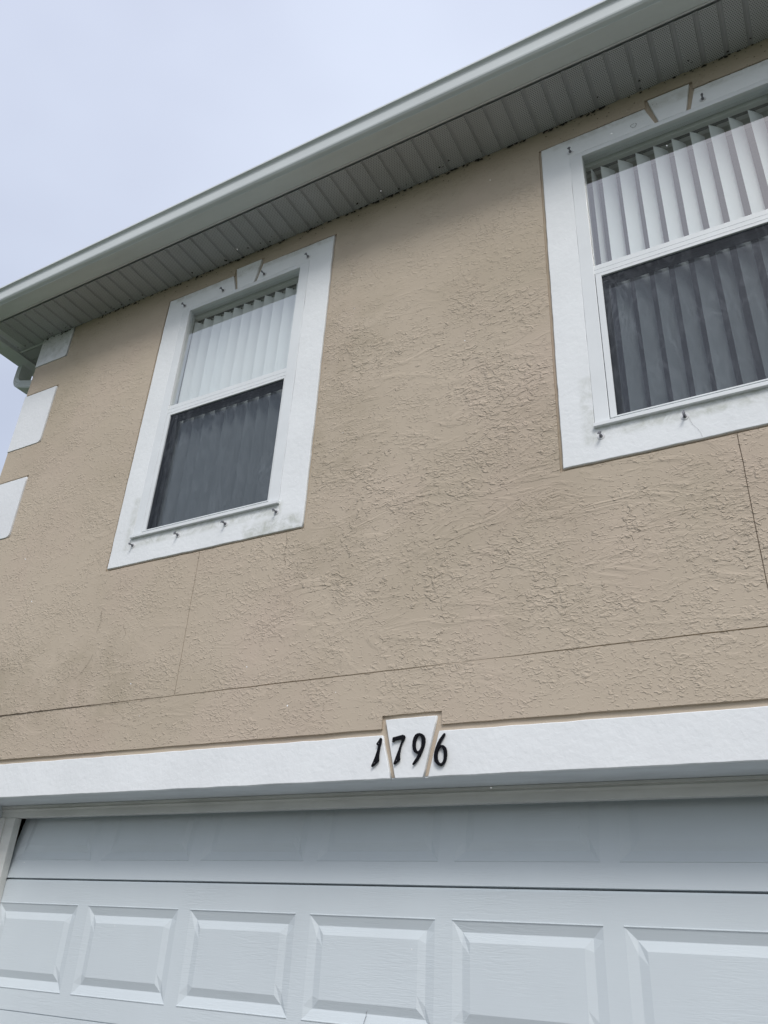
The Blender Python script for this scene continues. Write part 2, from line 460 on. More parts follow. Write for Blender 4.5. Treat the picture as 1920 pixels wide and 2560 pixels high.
for z0, z1, xr in QH:
    holes.append((XL-1, xr+0.012, z0-0.003, z1+0.012))
sheet('stucco_coat', XL, XR, 0.05, ZS+0.03, holes, 0.0, 0.012, stucco, house, 0.04, 0.0018, 0.0035)
MB().box(-3.35, XR, 0.0035, 0.0102, JZ-0.005, JZ+0.005).build('joint_filler', stucco_smooth, house)
for d in WX: MB().box(X(-0.976)+d-0.004, X(-0.976)+d+0.004, 0.0070, 0.0102, JZ+0.005, SUR[2]-0.02).build('joint_filler', stucco_smooth, house)
WOP = (X(-1.155), X(-0.815), Z(0.702), Z(1.303))
bh = [(WOP[0]+d, WOP[1]+d, WOP[2], WOP[3]) for d in WX] + [(GX0-0.035, GX1+0.035, -1, LZ0+0.006)]
sheet('wall', XL+0.001, XR, 0.0, ZS+0.2, bh, 0.0105, 0.17, stucco_smooth, house, 0.25)
mesh_obj('side_wall', [(XL, 0.006, 0), (XL, 9, 0), (XL, 9, ZS+0.2), (XL, 0.006, ZS+0.2), (XL+0.15, 0.02, 0), (XL+0.15, 9, 0), (XL+0.15, 9, ZS+0.2), (XL+0.15, 0.02, ZS+0.2)],
         [(0,1,2,3),(4,5,6,7),(0,1,5,4),(3,2,6,7),(1,2,6,5),(0,3,7,4)], stucco, house)
MB().box(XR-0.15, XR, 0.19, 9, 0, ZS+0.2).build('side_wall', stucco, house)
MB().box(XL+0.16, XR-0.16, 8.85, 9, 0, ZS+0.2).build('rear_wall', stucco, house)

# corner blocks
for z0, z1, xr in QH:
    r = 0.022
    zt = min(z1, ZS-0.001)
    lp = [(XL-0.003, z0), (xr-r, z0), (xr-r*0.3, z0+r*0.3), (xr, z0+r), (xr, zt), (XL-0.003, zt)]
    q = slab('quoin', [lp], -0.0045, 0.015, quoin_white, house, 0.0015, 0.0010)
    a = MB().box(XL-0.0035, XL-0.0003, 0.0105, 0.30, z0, zt).build('quoin_return', quoin_white, q)

# ------------------------------------------------------------------ window surrounds, windows
def bolt(x, z, parent, up=0.0, missing=False):
    b = MB()
    b.cyl((0, 0.001, 0), (0, -1, 0), 0.0145, 0.0125, 0.004, 14)
    b.cyl((0, -0.003, 0), (0, -1, 0), 0.0065, 0.0060, 0.006, 6)
    b.cyl((0, -0.009, 0), (0, -1, 0.05), 0.0034, 0.0034, 0.020, 8)
    o = b.build('storm_panel_stud', steel, parent)
    o.data.materials.append(caulk)
    for p in o.data.polygons[:16]: p.material_index = 1
    bm_ = MB(); a = random.uniform(0, 3.14)
    c, s = math.cos(a), math.sin(a)
    bm_.cyl((-0.0075*c, -0.026, -0.0075*s), (c, 0, s), 0.0028, 0.0028, 0.015, 6)
    bm_.cyl((0, -0.0225, 0), (0, -1, 0), 0.0048, 0.0048, 0.006, 8)
    k = len(o.data.vertices)
    me2 = bpy.data.meshes.new('stud_nut'); me2.from_pydata(bm_.v, [], bm_.f)
    bmm = bmesh.new(); bmm.from_mesh(o.data); bmm.from_mesh(me2); bmm.to_mesh(o.data); bmm.free(); bpy.data.meshes.remove(me2)
    o.location = (x, -0.004, z); o.scale = (1.15, 1.1, 1.15)
    return o

FX0, FX1, FZ0, FZ1 = X(-1.1645), X(-0.8025), Z(0.697), Z(1.307)
OX0, OX1, OZ1 = X(-1.142), X(-0.8265), Z(1.2965)

def window(d, side):
    kx = KW + d
    # surround: a ring open at the top where the keystone sits
    x0, x1, z0, z1 = SUR[0]+d, SUR[1]+d, SUR[2], SUR[3]
    i0, i1, k0, k1 = FX0+d, FX1+d, FZ0, FZ1
    t, b = X(0.0430), X(0.0302)
    lp = [(kx-t, z1), (x0, z1), (x0, z0), (x1, z0), (x1, z1), (kx+t, z1), (kx+b, k1), (i1, k1), (i1, k0), (i0, k0), (i0, k1), (kx-b, k1)]
    s = slab('window_surround', [lp], -0.005, 0.017, trim_white, house, 0.0030, 0.0024)
    slab('keystone', [[(kx-X(0.0365), Z(1.374)), (kx-X(0.0232), k1), (kx+X(0.0232), k1), (kx+X(0.0365), Z(1.374))]], -0.006, 0.018, trim_white, s, 0.0025, 0.0012)
    tops = [-1.162, -1.045, -0.9265, -0.8075]; bots = [-1.157, -1.038, -0.921, -0.804]
    for i, r in enumerate(tops):
        xx = X(r)+d
        if side == 'R' and i == 1:
            n = 20; v = []; f = []
            for j in range(n):
                a = 2*math.pi*j/n; rr = 0.012*(1+0.12*math.sin(3*a))
                for q in (rr, rr+0.0030): v.append((xx+q*math.cos(a), -0.0062, Z(1.3225)+q*math.sin(a)))
            for j in range(n):
                if j in (3, 11): continue
                k = (j+1) % n; f.append((2*j, 2*j+1, 2*k+1, 2*k))
            mesh_obj('old_caulk_ring', v, f, dirt_m if False else crack_w, s)
            continue
        bolt(xx, Z(1.3185), s)
    for r in bots: bolt(X(r)+d, Z(0.6765), s)

    wd = MB()       # window part: outer frame
    wd.box(FX0+d, OX0+d, -0.006, 0.05, FZ0, FZ1)
    wd.box(OX1+d, FX1+d, -0.006, 0.05, FZ0, FZ1)
    wd.box(OX0+d, OX1+d, -0.0055, 0.05, OZ1, FZ1)
    wd.box(OX0+d, OX1+d, -0.0055, 0.05, FZ0, Z(0.7035))
    w_ = wd.build('window', vinyl, house, 0.0015)
    MB().box(FX0+d-0.003, FX1+d+0.008, -0.022, 0.0, Z(0.6925), Z(0.6985)).build('sill', vinyl, w_, 0.001)
    # meeting rail and fine shadow line
    MB().box(OX0+d, OX1+d, 0.000, 0.040, Z(1.0085), Z(1.0180)).box(OX0+d, OX1+d, 0.003, 0.040, Z(1.0070), Z(1.0085)).box(OX0+d, OX1+d, -0.002, 0.040, Z(0.9985), Z(1.0070)).build('meeting_rail', vinyl, w_, 0.0006)
    quad(OX0+d+0.001, OX1+d-0.001, 0.012, Z(1.017), OZ1+0.004).build('pane', glass, w_)
    # insect screen with its own thin frame
    sx0, sx1, sz0, sz1 = X(-1.1408)+d, OX1+d-0.001, Z(0.7045), Z(0.9960)
    fw = 0.017
    sf = MB().box(sx0, sx0+0.026, -0.007, 0.004, sz0, sz1).box(sx1-0.004, sx1, -0.007, 0.004, sz0, sz1)
    sf.box(sx0+0.026, sx1-0.004, -0.0068, 0.004, sz1-fw, sz1).box(sx0+0.026, sx1-0.004, -0.0068, 0.004, sz0, sz0+0.006)
    sf.build('screen_frame', vinyl, w_, 0.0008)
    ix0, ix1, iz0, iz1 = sx0+0.026, sx1-0.004, sz0+0.006, sz1-fw
    mesh_obj('insect_screen', [(ix0, 0.0005, iz0), (ix1, 0.0005, iz0), (ix1, 0.0005, iz1), (ix0, 0.0005, iz1)], [(0, 1, 2, 3)], screen_mat, w_)
    MB().box(ix0-0.014, ix0-0.001, 0.0042, 0.034, iz0, iz1).box(ix1+0.0005, ix1+0.0045, 0.0042, 0.034, iz0, iz1)\
        .box(ix0-0.014, ix1+0.0045, 0.0042, 0.034, iz1+0.001, iz1+0.014).build('screen_channel', black_trim, w_)
    # lower sash behind the screen
    MB().box(ix0-0.001, ix0+0.018, 0.0343, 0.048, iz0, iz1).box(ix1-0.018, ix1, 0.0343, 0.048, iz0, iz1)\
        .box(ix0+0.018, ix1-0.018, 0.0343, 0.048, iz0-0.004, iz0+0.022).box(ix0+0.018, ix1-0.018, 0.0343, 0.048, iz1-0.02, iz1+0.012).build('lower_sash', simple('bronze_sash', (0.10, 0.11, 0.12), 0.5), w_, 0.001)
    quad(ix0+0.016, ix1-0.016, 0.040, iz0+0.02, iz1-0.018).build('pane', glass, w_)
    # plaster returns inside
    r = MB(); a0, a1, c0, c1 = WOP[0]+d+0.012, WOP[1]+d-0.012, WOP[2]+0.004, Z(1.3005)
    r.box(a0-0.012, a0, 0.0505, 0.20, c0, c1).box(a1, a1+0.012, 0.0505, 0.20, c0, c1).box(a0-0.012, a1+0.012, 0.0505, 0.20, c1, c1+0.008).box(a0-0.012, a1+0.012, 0.0505, 0.20, c0-0.01, c0)
    r.build('plaster_return', drywall, w_)

window(0.0, 'L'); window(DX, 'R')

# vertical blinds
def blind(label, d, fronts, Wd, twist=None, arc=0.006):
    x0, x1 = OX0+d-0.012, OX1+d+0.012
    cx = (x0+x1)/2; zt = Z(1.303)-0.006
    e = empty('vertical_blind', label, 'blind', (cx, 0.085, zt))
    hr = MB().box(x0-cx, x1-cx, -0.034, 0.03, -0.036, 0).build('headrail', rail_mat, e, 0.002)
    MB().box(x0-cx+0.01, x1-cx-0.01, -0.010, 0.006, -0.0375, -0.0362).build('track_slot', dark, hr)
    zs1, zs0 = -0.048, Z(0.7095)-zt
    def slat_mesh(tw=0.0):
        v = []; f = []; nx, nz_ = 6, 14
        for j in range(nz_+1):
            z = zs1 + (zs0-zs1)*j/nz_
            a = tw*max(0, j/nz_-0.25)**1.0
            for i in range(nx+1):
                u = (i/nx-0.5)*Wd; h = -arc*(1-(2*i/nx-1)**2)
                v.append((u*math.cos(a)-h*math.sin(a), u*math.sin(a)+h*math.cos(a), z))
        for j in range(nz_):
            for i in range(nx):
                a = j*(nx+1)+i; f.append((a, a+1, a+nx+2, a+nx+1))
        me = bpy.data.meshes.new('slat'); me.from_pydata(v, [], f)
        for p in me.polygons: p.use_smooth = True
        me.materials.append(slat_mat); return me
    base = slat_mesh()
    clip_me = None
    for i, r in enumerate(fronts):
        ang = math.radians(45 + random.uniform(-3, 3))
        me = base
        if twist and i in twist: me = slat_mesh(twist[i][1]); ang = math.radians(twist[i][0])
        yf = 0.0625
        xf = X(r, yf)
        o = link('slat', me, slat_mat, e)
        o.rotation_euler = (0, 0, ang)
        o.location = (xf + 0.5*Wd*math.cos(math.radians(45)) - cx, yf + 0.5*Wd*math.sin(math.radians(45)) - 0.085 + 0.0, random.uniform(-0.003, 0.001))
        cl = MB().box(-0.004, 0.004, -0.002, 0.002, zs1-0.004, -0.0378).build('carrier_clip', dark, o)
    return e
blind('closed-looking white vertical blind behind the narrow left upstairs window', 0.0, [-1.118+0.0287*k for k in range(0, 11)], 0.088, {2: (32, 0), 3: (30, 0)}, 0.0018)
blind('white vertical blind with open gaps behind the right upstairs window', DX, [-0.193]+[-0.168+0.0308*k for k in range(0, 10)], 0.082, {0: (80, 0), 5: (47, -0.35), 6: (45, 0.12)}, 0.0035)

# rooms behind the windows
rx0, rx1 = XL+0.2, XR-0.2
RM = MB()
sheet('interior_wall', rx0, rx1, 3.0, 5.4, [(WOP[0]+d+0.002, WOP[1]+d-0.002, WOP[2]+0.001, WOP[3]) for d in WX], 0.19, 0.012, room_mat, house, 0.5)
MB().box(rx0, rx1, 3.2, 3.22, 2.9, 5.5).box(rx0-0.02, rx0, 0.2, 3.2, 2.9, 5.5).box(rx1, rx1+0.02, 0.2, 3.2, 2.9, 5.5).box(rx0, rx1, 0.2, 3.2, 5.4, 5.42).box(rx0, rx1, 0.2, 3.2, 2.75, 2.77).build('room_shell', room_mat, house)

# ------------------------------------------------------------------ garage opening: lintel band, reveal, stop moulding
lt, lb = 0.0445, 0.0285
le = slab('lintel_band', [[(bandx0, LZ0), (KC-X(lb), LZ0), (KC-X(lt), LZ1), (bandx0, LZ1)]], -0.005, 0.017, trim_white, house, 0.0026, 0.0020)
slab('lintel_band', [[(KC+X(lb), LZ0), (bandx1, LZ0), (bandx1, LZ1), (KC+X(lt), LZ1)]], -0.005, 0.017, trim_white, house, 0.0026, 0.0020)
slab('keystone', [[(KC-X(0.0215), LZ0), (KC+X(0.0215), LZ0), (KC+X(0.0405), Z(0.2822)), (KC-X(0.0405), Z(0.2822))]], -0.005, 0.017, trim_white, le, 0.0022, 0.0010)
slab('jamb_band', [[(bandx0, 0), (GX0, 0), (GX0, LZ0-0.002), (bandx0, LZ0-0.002)]], -0.0045, 0.016, trim_white, house, 0.002, 0.0012)
slab('jamb_band', [[(GX1, 0), (bandx1, 0), (bandx1, LZ0-0.002), (GX1, LZ0-0.002)]], -0.0045, 0.016, trim_white, house, 0.002, 0.0012)
MB().box(GX0-0.02, GX1+0.02, 0.0122, 0.34, LZ0+0.0004, LZ0+0.0055).build('head_reveal', reveal_mat, house)
for a, b in ((GX0-0.03, GX0-0.0003), (GX1+0.0003, GX1+0.03)): MB().box(a, b, 0.0122, 0.34, 0, LZ0).build('jamb_reveal', reveal_mat, house)
yt = 0.225
zb = Z(0.1645, yt)
prof = [(0.262, LZ0-0.001), (yt-0.012, LZ0-0.001), (yt-0.012, LZ0-0.010), (yt-0.004, LZ0-0.013), (yt-0.004, LZ0-0.0155), (yt-0.009, LZ0-0.019), (yt, LZ0-0.028), (yt, zb+0.002), (yt+0.003, zb), (0.262, zb)]
prism_x('stop_moulding', prof, GX0+0.001, GX1-0.001, trim_pvc, house)
jx = X(-1.3035, yt)
jm = MB().box(GX0+0.001, GX0+0.045, yt-0.012, 0.262, 0, zb-0.001).box(GX0+0.045, jx, yt-0.002, 0.262, 0, zb-0.001); jm.build('stop_moulding', trim_pvc, house, 0.0015)
jr = GX1-(jx-GX0)
MB().box(GX1-0.045, GX1-0.001, yt-0.012, 0.262, 0, zb-0.001).box(jr, GX1-0.045, yt-0.002, 0.262, 0, zb-0.001).build('stop_moulding', trim_pvc, house, 0.0015)
# garage interior
MB().box(GX0-0.5, GX1+0.5, 6.0, 6.1, 0, 2.7).box(GX0-0.5, GX0-0.48, 0.35, 6, 0, 2.7).box(GX1+0.48, GX1+0.5, 0.35, 6, 0, 2.7).box(GX0-0.5, GX1+0.5, 0.345, 6, 2.6, 2.62)\
    .box(GX0-0.5, GX0-0.03, 0.342, 0.352, 0, 2.7).box(GX1+0.03, GX1+0.5, 0.342, 0.352, 0, 2.7).box(GX0-0.03, GX1+0.03, 0.342, 0.352, LZ0+0.02, 2.7).build('garage_lining', garage_in, house)

# ------------------------------------------------------------------ garage door
YD = 0.264; D = S + YD
dx0, dx1 = -1.30*D, 0.3745*D
gd = empty('garage_door', 'wide white steel garage door with raised panels, its top section leaning back under the lintel', 'garage door', ((dx0+dx1)/2, YD, 0))
cxd = (dx0+dx1)/2
pw, ph = 0.188*D, 0.1215*D
pxs = [(-1.079+0.209*k)*D for k in range(-1, 7)]
SH = 0.5325
pz0 = 0.0285*D
def section(z0, tilt):
    hl = [(p-cxd, p+pw-cxd, pz0, pz0+ph) for p in pxs]
    s = sheet('door_section', dx0-cxd, dx1-cxd, 0, SH, hl, 0, 0.012, door_mat, gd, 0.6)
    bm = bmesh.new(); bm.from_mesh(s.data)
    # top and bottom tongues
    for (a, b, y0, y1) in ((SH-0.001, SH+0.006, 0.007, 0.03), (0.0, 0.02, 0.012, 0.04)):
        vs = [bm.verts.new(c) for c in ((dx0-cxd, y0, a), (dx1-cxd, y0, a), (dx1-cxd, y1, a), (dx0-cxd, y1, a), (dx0-cxd, y0, b), (dx1-cxd, y0, b), (dx1-cxd, y1, b), (dx0-cxd, y1, b))]
        for q in ((0,3,2,1),(4,5,6,7),(0,1,5,4),(1,2,6,5),(2,3,7,6),(3,0,4,7)): bm.faces.new([vs[i] for i in q])
    bm.to_mesh(s.data); bm.free()
    s.location = (0, 0, z0); s.rotation_euler = (-math.radians(tilt), 0, 0)
    return s
def panel_mesh():
    # bead, V groove, field: (inset, y)
    R = [(0.0, 0.0), (0.0018, -0.0016), (0.0045, -0.0012), (0.006, 0.0005), (0.039, 0.0110), (0.041, 0.0110), (0.071, 0.0), (0.071, 0.0)]
    R = R[:-1]
    v = []; f = []
    for ins, y in R:
        q = max(y, 0); e_ = ins+0.040; sd_ = q*0.5      # flattened along the stiles so the shape itself mutes the side shading
        v += [(ins, q, ins), (pw-ins, q, ins), (pw-ins, sd_, e_), (pw-ins, sd_, ph-e_), (pw-ins, q, ph-ins), (ins, q, ph-ins), (ins, sd_, ph-e_), (ins, sd_, e_)]
    for k in range(len(R)-1):
        for i in range(8):
            j = (i+1) % 8; f.append((8*k+i, 8*k+j, 8*k+8+j, 8*k+8+i))
    b = 8*(len(R)-1); f.append(tuple(b+i for i in range(8)))
    for zc_, sg in ((0.0025, 1), (ph-0.0025, 1)):       # thin rolled bead along the upper and lower edge
        q = len(v)
        for xx in (0.003, pw-0.003): v += [(xx, 0.0006, zc_-0.0030), (xx, -0.0024, zc_-0.0012), (xx, -0.0024, zc_+0.0012), (xx, 0.0006, zc_+0.0030)]
        f += [(q, q+4, q+5, q+1), (q+1, q+5, q+6, q+2), (q+2, q+6, q+7, q+3), (q, q+1, q+2, q+3), (q+7, q+6, q+5, q+4)]
    me = bpy.data.meshes.new('raised_panel'); me.from_pydata(v, [], f)
    bm = bmesh.new(); bm.from_mesh(me)
    bmesh.ops.recalc_face_normals(bm, faces=bm.faces)
    bm.to_mesh(me); bm.free(); me.materials.append(door_mat); return me
pme = panel_mesh()
z2 = Z(-0.1197, YD)
zsecs = [(Z(0.0677, YD), 11.5), (z2, 0.0), (z2-SH-0.0035, 0.0), (z2-2*SH-0.007, 0.0)]
for i, (z0, tl) in enumerate(zsecs):
    s = section(z0, tl)
    for p in pxs:
        o = link('raised_panel', pme, door_mat, s); o.location = (p-cxd, 0, pz0)
# scuffs on the door
def scuff(name, pts, wdt, y, mat, parent, off=(0, 0, 0)):
    v = []; f = []
    for i, (x, z) in enumerate(pts):
        ww = wdt*random.uniform(0.4, 1.0)
        v += [(x-ww/2-off[0], y-off[1], z-off[2]), (x+ww/2-off[0], y-off[1], z-off[2])]
    for i in range(len(pts)-1):
        f.append((2*i, 2*i+1, 2*i+3, 2*i+2))
    return mesh_obj(name, v, f, mat, parent)
def rag(pts, n=8, a=0.002):
    r = []
    for (p, q) in zip(pts, pts[1:]):
        for i in range(n):
            t = i/n; r.append((p[0]+(q[0]-p[0])*t+random.uniform(-a, a), p[1]+(q[1]-p[1])*t+random.uniform(-a, a)*0.5))
    return r + [pts[-1]]

# ------------------------------------------------------------------ eaves
YF = (0.893-1)*S            # fascia face
XF = X(-1.803)
xr_e = XR+0.3
pitch = 0.1015
nP = 0
x = -1.5745*1.0*S - 3*pitch + 0.0
x = X(-1.576)+0.002
while x - pitch > XF: x -= pitch
strip = MB()
def strip_mesh(y0, y1):
    prof = [(0.0, 0.0), (0.0, -0.001), (0.0075, -0.001), (0.0095, -0.0060), (0.0875, -0.0060), (0.0895, -0.001), (0.0925, -0.001), (0.0933, -0.004), (0.0955, -0.004), (0.0963, -0.001), (pitch-0.0008, -0.001), (pitch-0.0008, 0.0)]
    n = len(prof)
    v = [(p[0], y0, p[1]) for p in prof] + [(p[0], y1, p[1]) for p in prof]
    f = [(i, i+1, n+i+1, n+i) for i in range(n-1)]
    me = bpy.data.meshes.new('soffit_panel'); me.from_pydata(v, [], f)
    bm = bmesh.new(); bm.from_mesh(me)
    for fc in bm.faces:
        if fc.normal.z > 0.3: fc.normal_flip()
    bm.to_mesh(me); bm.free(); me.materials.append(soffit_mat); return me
sof = MB().box(XF-0.01, xr_e, YF-0.005, 0.25, ZS+0.030, ZS+0.036).box(XF-0.01, XL-0.001, 0.25, 9.3, ZS+0.030, ZS+0.036).build('soffit', fascia_mat, house)
sme = strip_mesh(YF+0.014, -0.001)
sme_long = strip_mesh(YF+0.014, 0.012)
while x < XR+0.2:
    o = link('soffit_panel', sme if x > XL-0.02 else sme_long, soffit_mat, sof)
    o.location = (x, 0, ZS+0.006)
    x += pitch
# side eave: panels laid the other way
wS = XL - XF
def side_strip():
    me = strip_mesh(0, wS-0.024)
    for v in me.vertices:
        a, b, c = v.co; v.co = (-b, a, c)
    return me
sds = side_strip()
y = 0.024
for k in range(60):
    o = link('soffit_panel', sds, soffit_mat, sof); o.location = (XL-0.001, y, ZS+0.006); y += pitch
    if y > 6: break
MB().box(XF+0.02, XL-0.001, 0.0125, 0.0235, ZS-0.003, ZS+0.004).build('soffit_joint', fascia_mat, sof)
# edge strip against the wall
# fascia boards
MB().box(XF-0.012, xr_e, YF-0.010, YF, ZS-0.002, ZS+0.14).box(XF-0.012, XF, YF, 9.3, ZS-0.002, ZS+0.14).build('fascia', fascia_mat, house)

# gutter
gp = [(0.893,1.41),(0.857,1.41),(0.8596,1.4138),(0.8574,1.4148),(0.8515,1.4165),(0.8485,1.4200),(0.8475,1.4232),(0.8462,1.4440),(0.8450,1.4480),(0.8425,1.4505),(0.8398,1.4515),(0.8394,1.4522),(0.8394,1.4565),(0.8400,1.4572),(0.8415,1.4572)]
gi = [(0.8425,1.4560),(0.8480,1.4420),(0.8500,1.4250),(0.8600,1.4125),(0.8910,1.4125),(0.8910,1.4600),(0.893,1.4600)]
prof = [((0.893-a)*S+0.0105, Z(b)) for a, b in gp+gi]
gv = []; gf = []
n = len(prof)
KS = 1.28
for (u, z) in prof: gv.append((xr_e, YF-u, z))
for (u, z) in prof: gv.append((XF-u*KS, YF-u, z))
for (u, z) in prof: gv.append((XF-u*KS, 9.3, z))
for s_ in (0, 1):
    for i in range(n):
        j = (i+1) % n; gf.append((s_*n+i, s_*n+j, (s_+1)*n+j, (s_+1)*n+i))
gf += [tuple(range(n)), tuple(range(2*n, 3*n))[::-1]]
gut = mesh_obj('gutter', gv, gf, gutter_mat, house)
mo = gut.modifiers.new('bevel', 'BEVEL'); mo.width = 0.0008; mo.segments = 1; mo.limit_method = 'ANGLE'

# downspout with its elbow at the side of the corner
path = [(-1.8485, 1.4105), (-1.8485, 1.385)]
for k in range(0, 8):
    a = math.radians(180 + k*70/7)
    path.append((-1.8485+0.036+0.036*math.cos(a), 1.372+0.036*math.sin(a)))
path += [(-1.76, 1.318), (-1.735, 1.305)]
path.append((-1.722, 1.28)); path.append((-1.722, -0.50))
cs = []
hw, y0d, y1d = 0.0115*S, 0.048*S, 0.086*S
seg = 7
for i in range(seg+1):     # ribbed front
    t = i/seg; cs.append((hw-2*hw*t, y0d + (0.0055 if i % 2 else 0.0)))
cs += [(-hw, y1d), (hw, y1d)]
v = []; f = []; nc = len(cs)
for i, p in enumerate(path):
    a = Vector(path[max(0, i-1)]); b = Vector(path[min(len(path)-1, i+1)]); t = (b-a).normalized(); nrm = Vector((-t.y, t.x))
    for (o_, yy) in cs: v.append((X(p[0])+nrm.x*o_, yy, Z(p[1])+nrm.y*o_))
for i in range(len(path)-1):
    for j in range(nc):
        k = (j+1) % nc; f.append((i*nc+j, i*nc+k, (i+1)*nc+k, (i+1)*nc+j))
mesh_obj('downspout', v, f, gutter_mat, house)

# roof
MB().box(0, 0, 0, 0, 0, 0)
rz = Z(1.455); ry = 4.5
rv = [(XF-0.06, YF-0.06, rz), (xr_e, YF-0.06, rz), (xr_e, 9.3, rz), (XF-0.06, 9.3, rz), (XF+3.0, ry, rz+1.7), (xr_e, ry, rz+1.7)]
# the shingles stop above the back of the gutter
rv = [(a, max(b, YF-0.02) if b < 5 else b, c) for a, b, c in rv]
mesh_obj('roof', rv, [(0, 1, 5, 4), (2, 3, 4, 5), (3, 0, 4), (0, 1, 2, 3), (1, 2, 5)], shingle, house)

# ------------------------------------------------------------------ dirt, cracks
def specks(name, pts, mat, parent):
    v = []; f = []
    for (x, y, z, r, ax) in pts:
        b = len(v); n = 6
        vs = []
        for i in range(n):
            a = 2*math.pi*i/n; q = r*random.uniform(0.45, 1.25)
            vs.append((x+q*1.5*math.cos(a), y-0.0004, z+q*math.sin(a)) if ax == 'y' else (x+q*1.3*math.cos(a), y+q*math.sin(a), z-0.0004))
        vs.append((x, y-r*0.5, z) if ax == 'y' else (x, y, z-r*0.5))
        v += vs
        for i in range(n): f.append((b+i, b+(i+1) % n, b+n))
    o = mesh_obj(name, v, f, mat, parent); o['kind'] = 'stuff'; return o
pts = []
for i in range(800):
    x = random.uniform(XL+0.02, 1.2)
    cl = 0.5+noise.noise(Vector((x*3.1, 0, 0)))
    if random.random() > 0.25+cl: continue
    if random.random() < 0.62: pts.append((x, -0.004, ZS-0.004-abs(random.gauss(0, 0.006)), random.uniform(0.0018, 0.0085), 'y'))
    elif random.random() < 0.7: pts.append((x, -0.0042, ZS-0.01-abs(random.gauss(0, 0.045)), random.uniform(0.0012, 0.0038), 'y'))
    else: pts.append((x, -abs(random.gauss(0, 0.03))-0.016, ZS-0.0005, random.uniform(0.0015, 0.007), 'z'))
for i in range(26):
    x = random.uniform(XL-0.28, XL+0.3); pts.append((x, random.uniform(-0.05, 0.0), ZS-0.0012, random.uniform(0.001, 0.005), 'z'))
for i in range(34):
    pts.append((random.uniform(XL+0.01, X(-1.572)), -0.0052, ZS-abs(random.gauss(0, 0.05))-0.004, random.uniform(0.0008, 0.0026), 'y'))
for d in WX:
    for i in range(46):
        x = random.uniform(SUR[0], SUR[1])+d
        pts.append((x, -0.0062, SUR[3]+random.uniform(-0.002, 0.004), random.uniform(0.0007, 0.0022), 'y'))
specks('cobweb_dirt', pts, dirt_m, house)

rb = MB()
for i in range(34):
    yy = random.uniform(-1.6, -0.15); q = S+yy
    rb.cyl((random.uniform(-1.5, 0.1)*q, yy, random.uniform(-0.1, 1.45)*q+CAM_H), (0, 0, 1), 0.0012, 0.0012, 0.0026*random.uniform(0.6, 1.4), 6)
rain = rb.build('raindrops', simple('raindrop', (0.95, 0.95, 0.95), 0.05, 1.0), None)
rain['kind'] = 'stuff'; rain['label'] = 'a few fine raindrops falling in front of the facade'; rain['category'] = 'rain'

F = 'hairline_crack'
def R(*p): return [(X(a), Z(b)) for a, b in p]
yc = -0.0042
for pl, wd_ in ((R((-1.205,.545),(-1.20,.52),(-1.205,.50)), .0016), (R((-1.20,.455),(-1.21,.435),(-1.222,.42),(-1.235,.412)), .0018),
            (R((-0.777,.632),(-.772,.61),(-.777,.59),(-.770,.565)), .0016), (R((-1.03,.527),(-1.01,.530),(-.99,.527)), .0014),
            (R((-1.135,.505),(-1.125,.487),(-1.13,.475)), .0014), (R((-1.50,.85),(-1.44,.89),(-1.40,.925)), .0012)):
    scuff(F, rag(pl, 7, 0.0022), wd_, yc, crack_m, house)
jv = []; jf = []
for i in range(70):
    xx = XL+0.3 + i*0.022; th = max(0.0003, (0.0032*(1-i/70)+0.0006)*random.uniform(0.4, 1.3)); zz = JZ + random.uniform(-0.0012, 0.0014)
    jv += [(xx, yc, zz-th), (xx, yc, zz+th)]
for i in range(69): jf.append((2*i, 2*i+1, 2*i+3, 2*i+2))
mesh_obj('joint_crack', jv, jf, crack_m, house)
scuff('crack', rag(R((-0.089, .672), (-.086, .66), (-.079, .648), (-.076, .637)), 6, 0.0015), .0012, -0.0065, crack_w, house)
v0 = scuff('scratch', rag([(-0.5640*D, -0.0735*D+CAM_H), (-0.5735*D, -0.105*D+CAM_H)], 14, 0.002), 0.0028, YD-0.0012, steel, gd, (cxd, YD, 0))
scuff('scratch', rag([(-1.098*D, 0.131*D+CAM_H), (-1.096*D, 0.112*D+CAM_H)], 8, 0.004), 0.0035, YD+0.0475, steel, gd, (cxd, YD, 0))

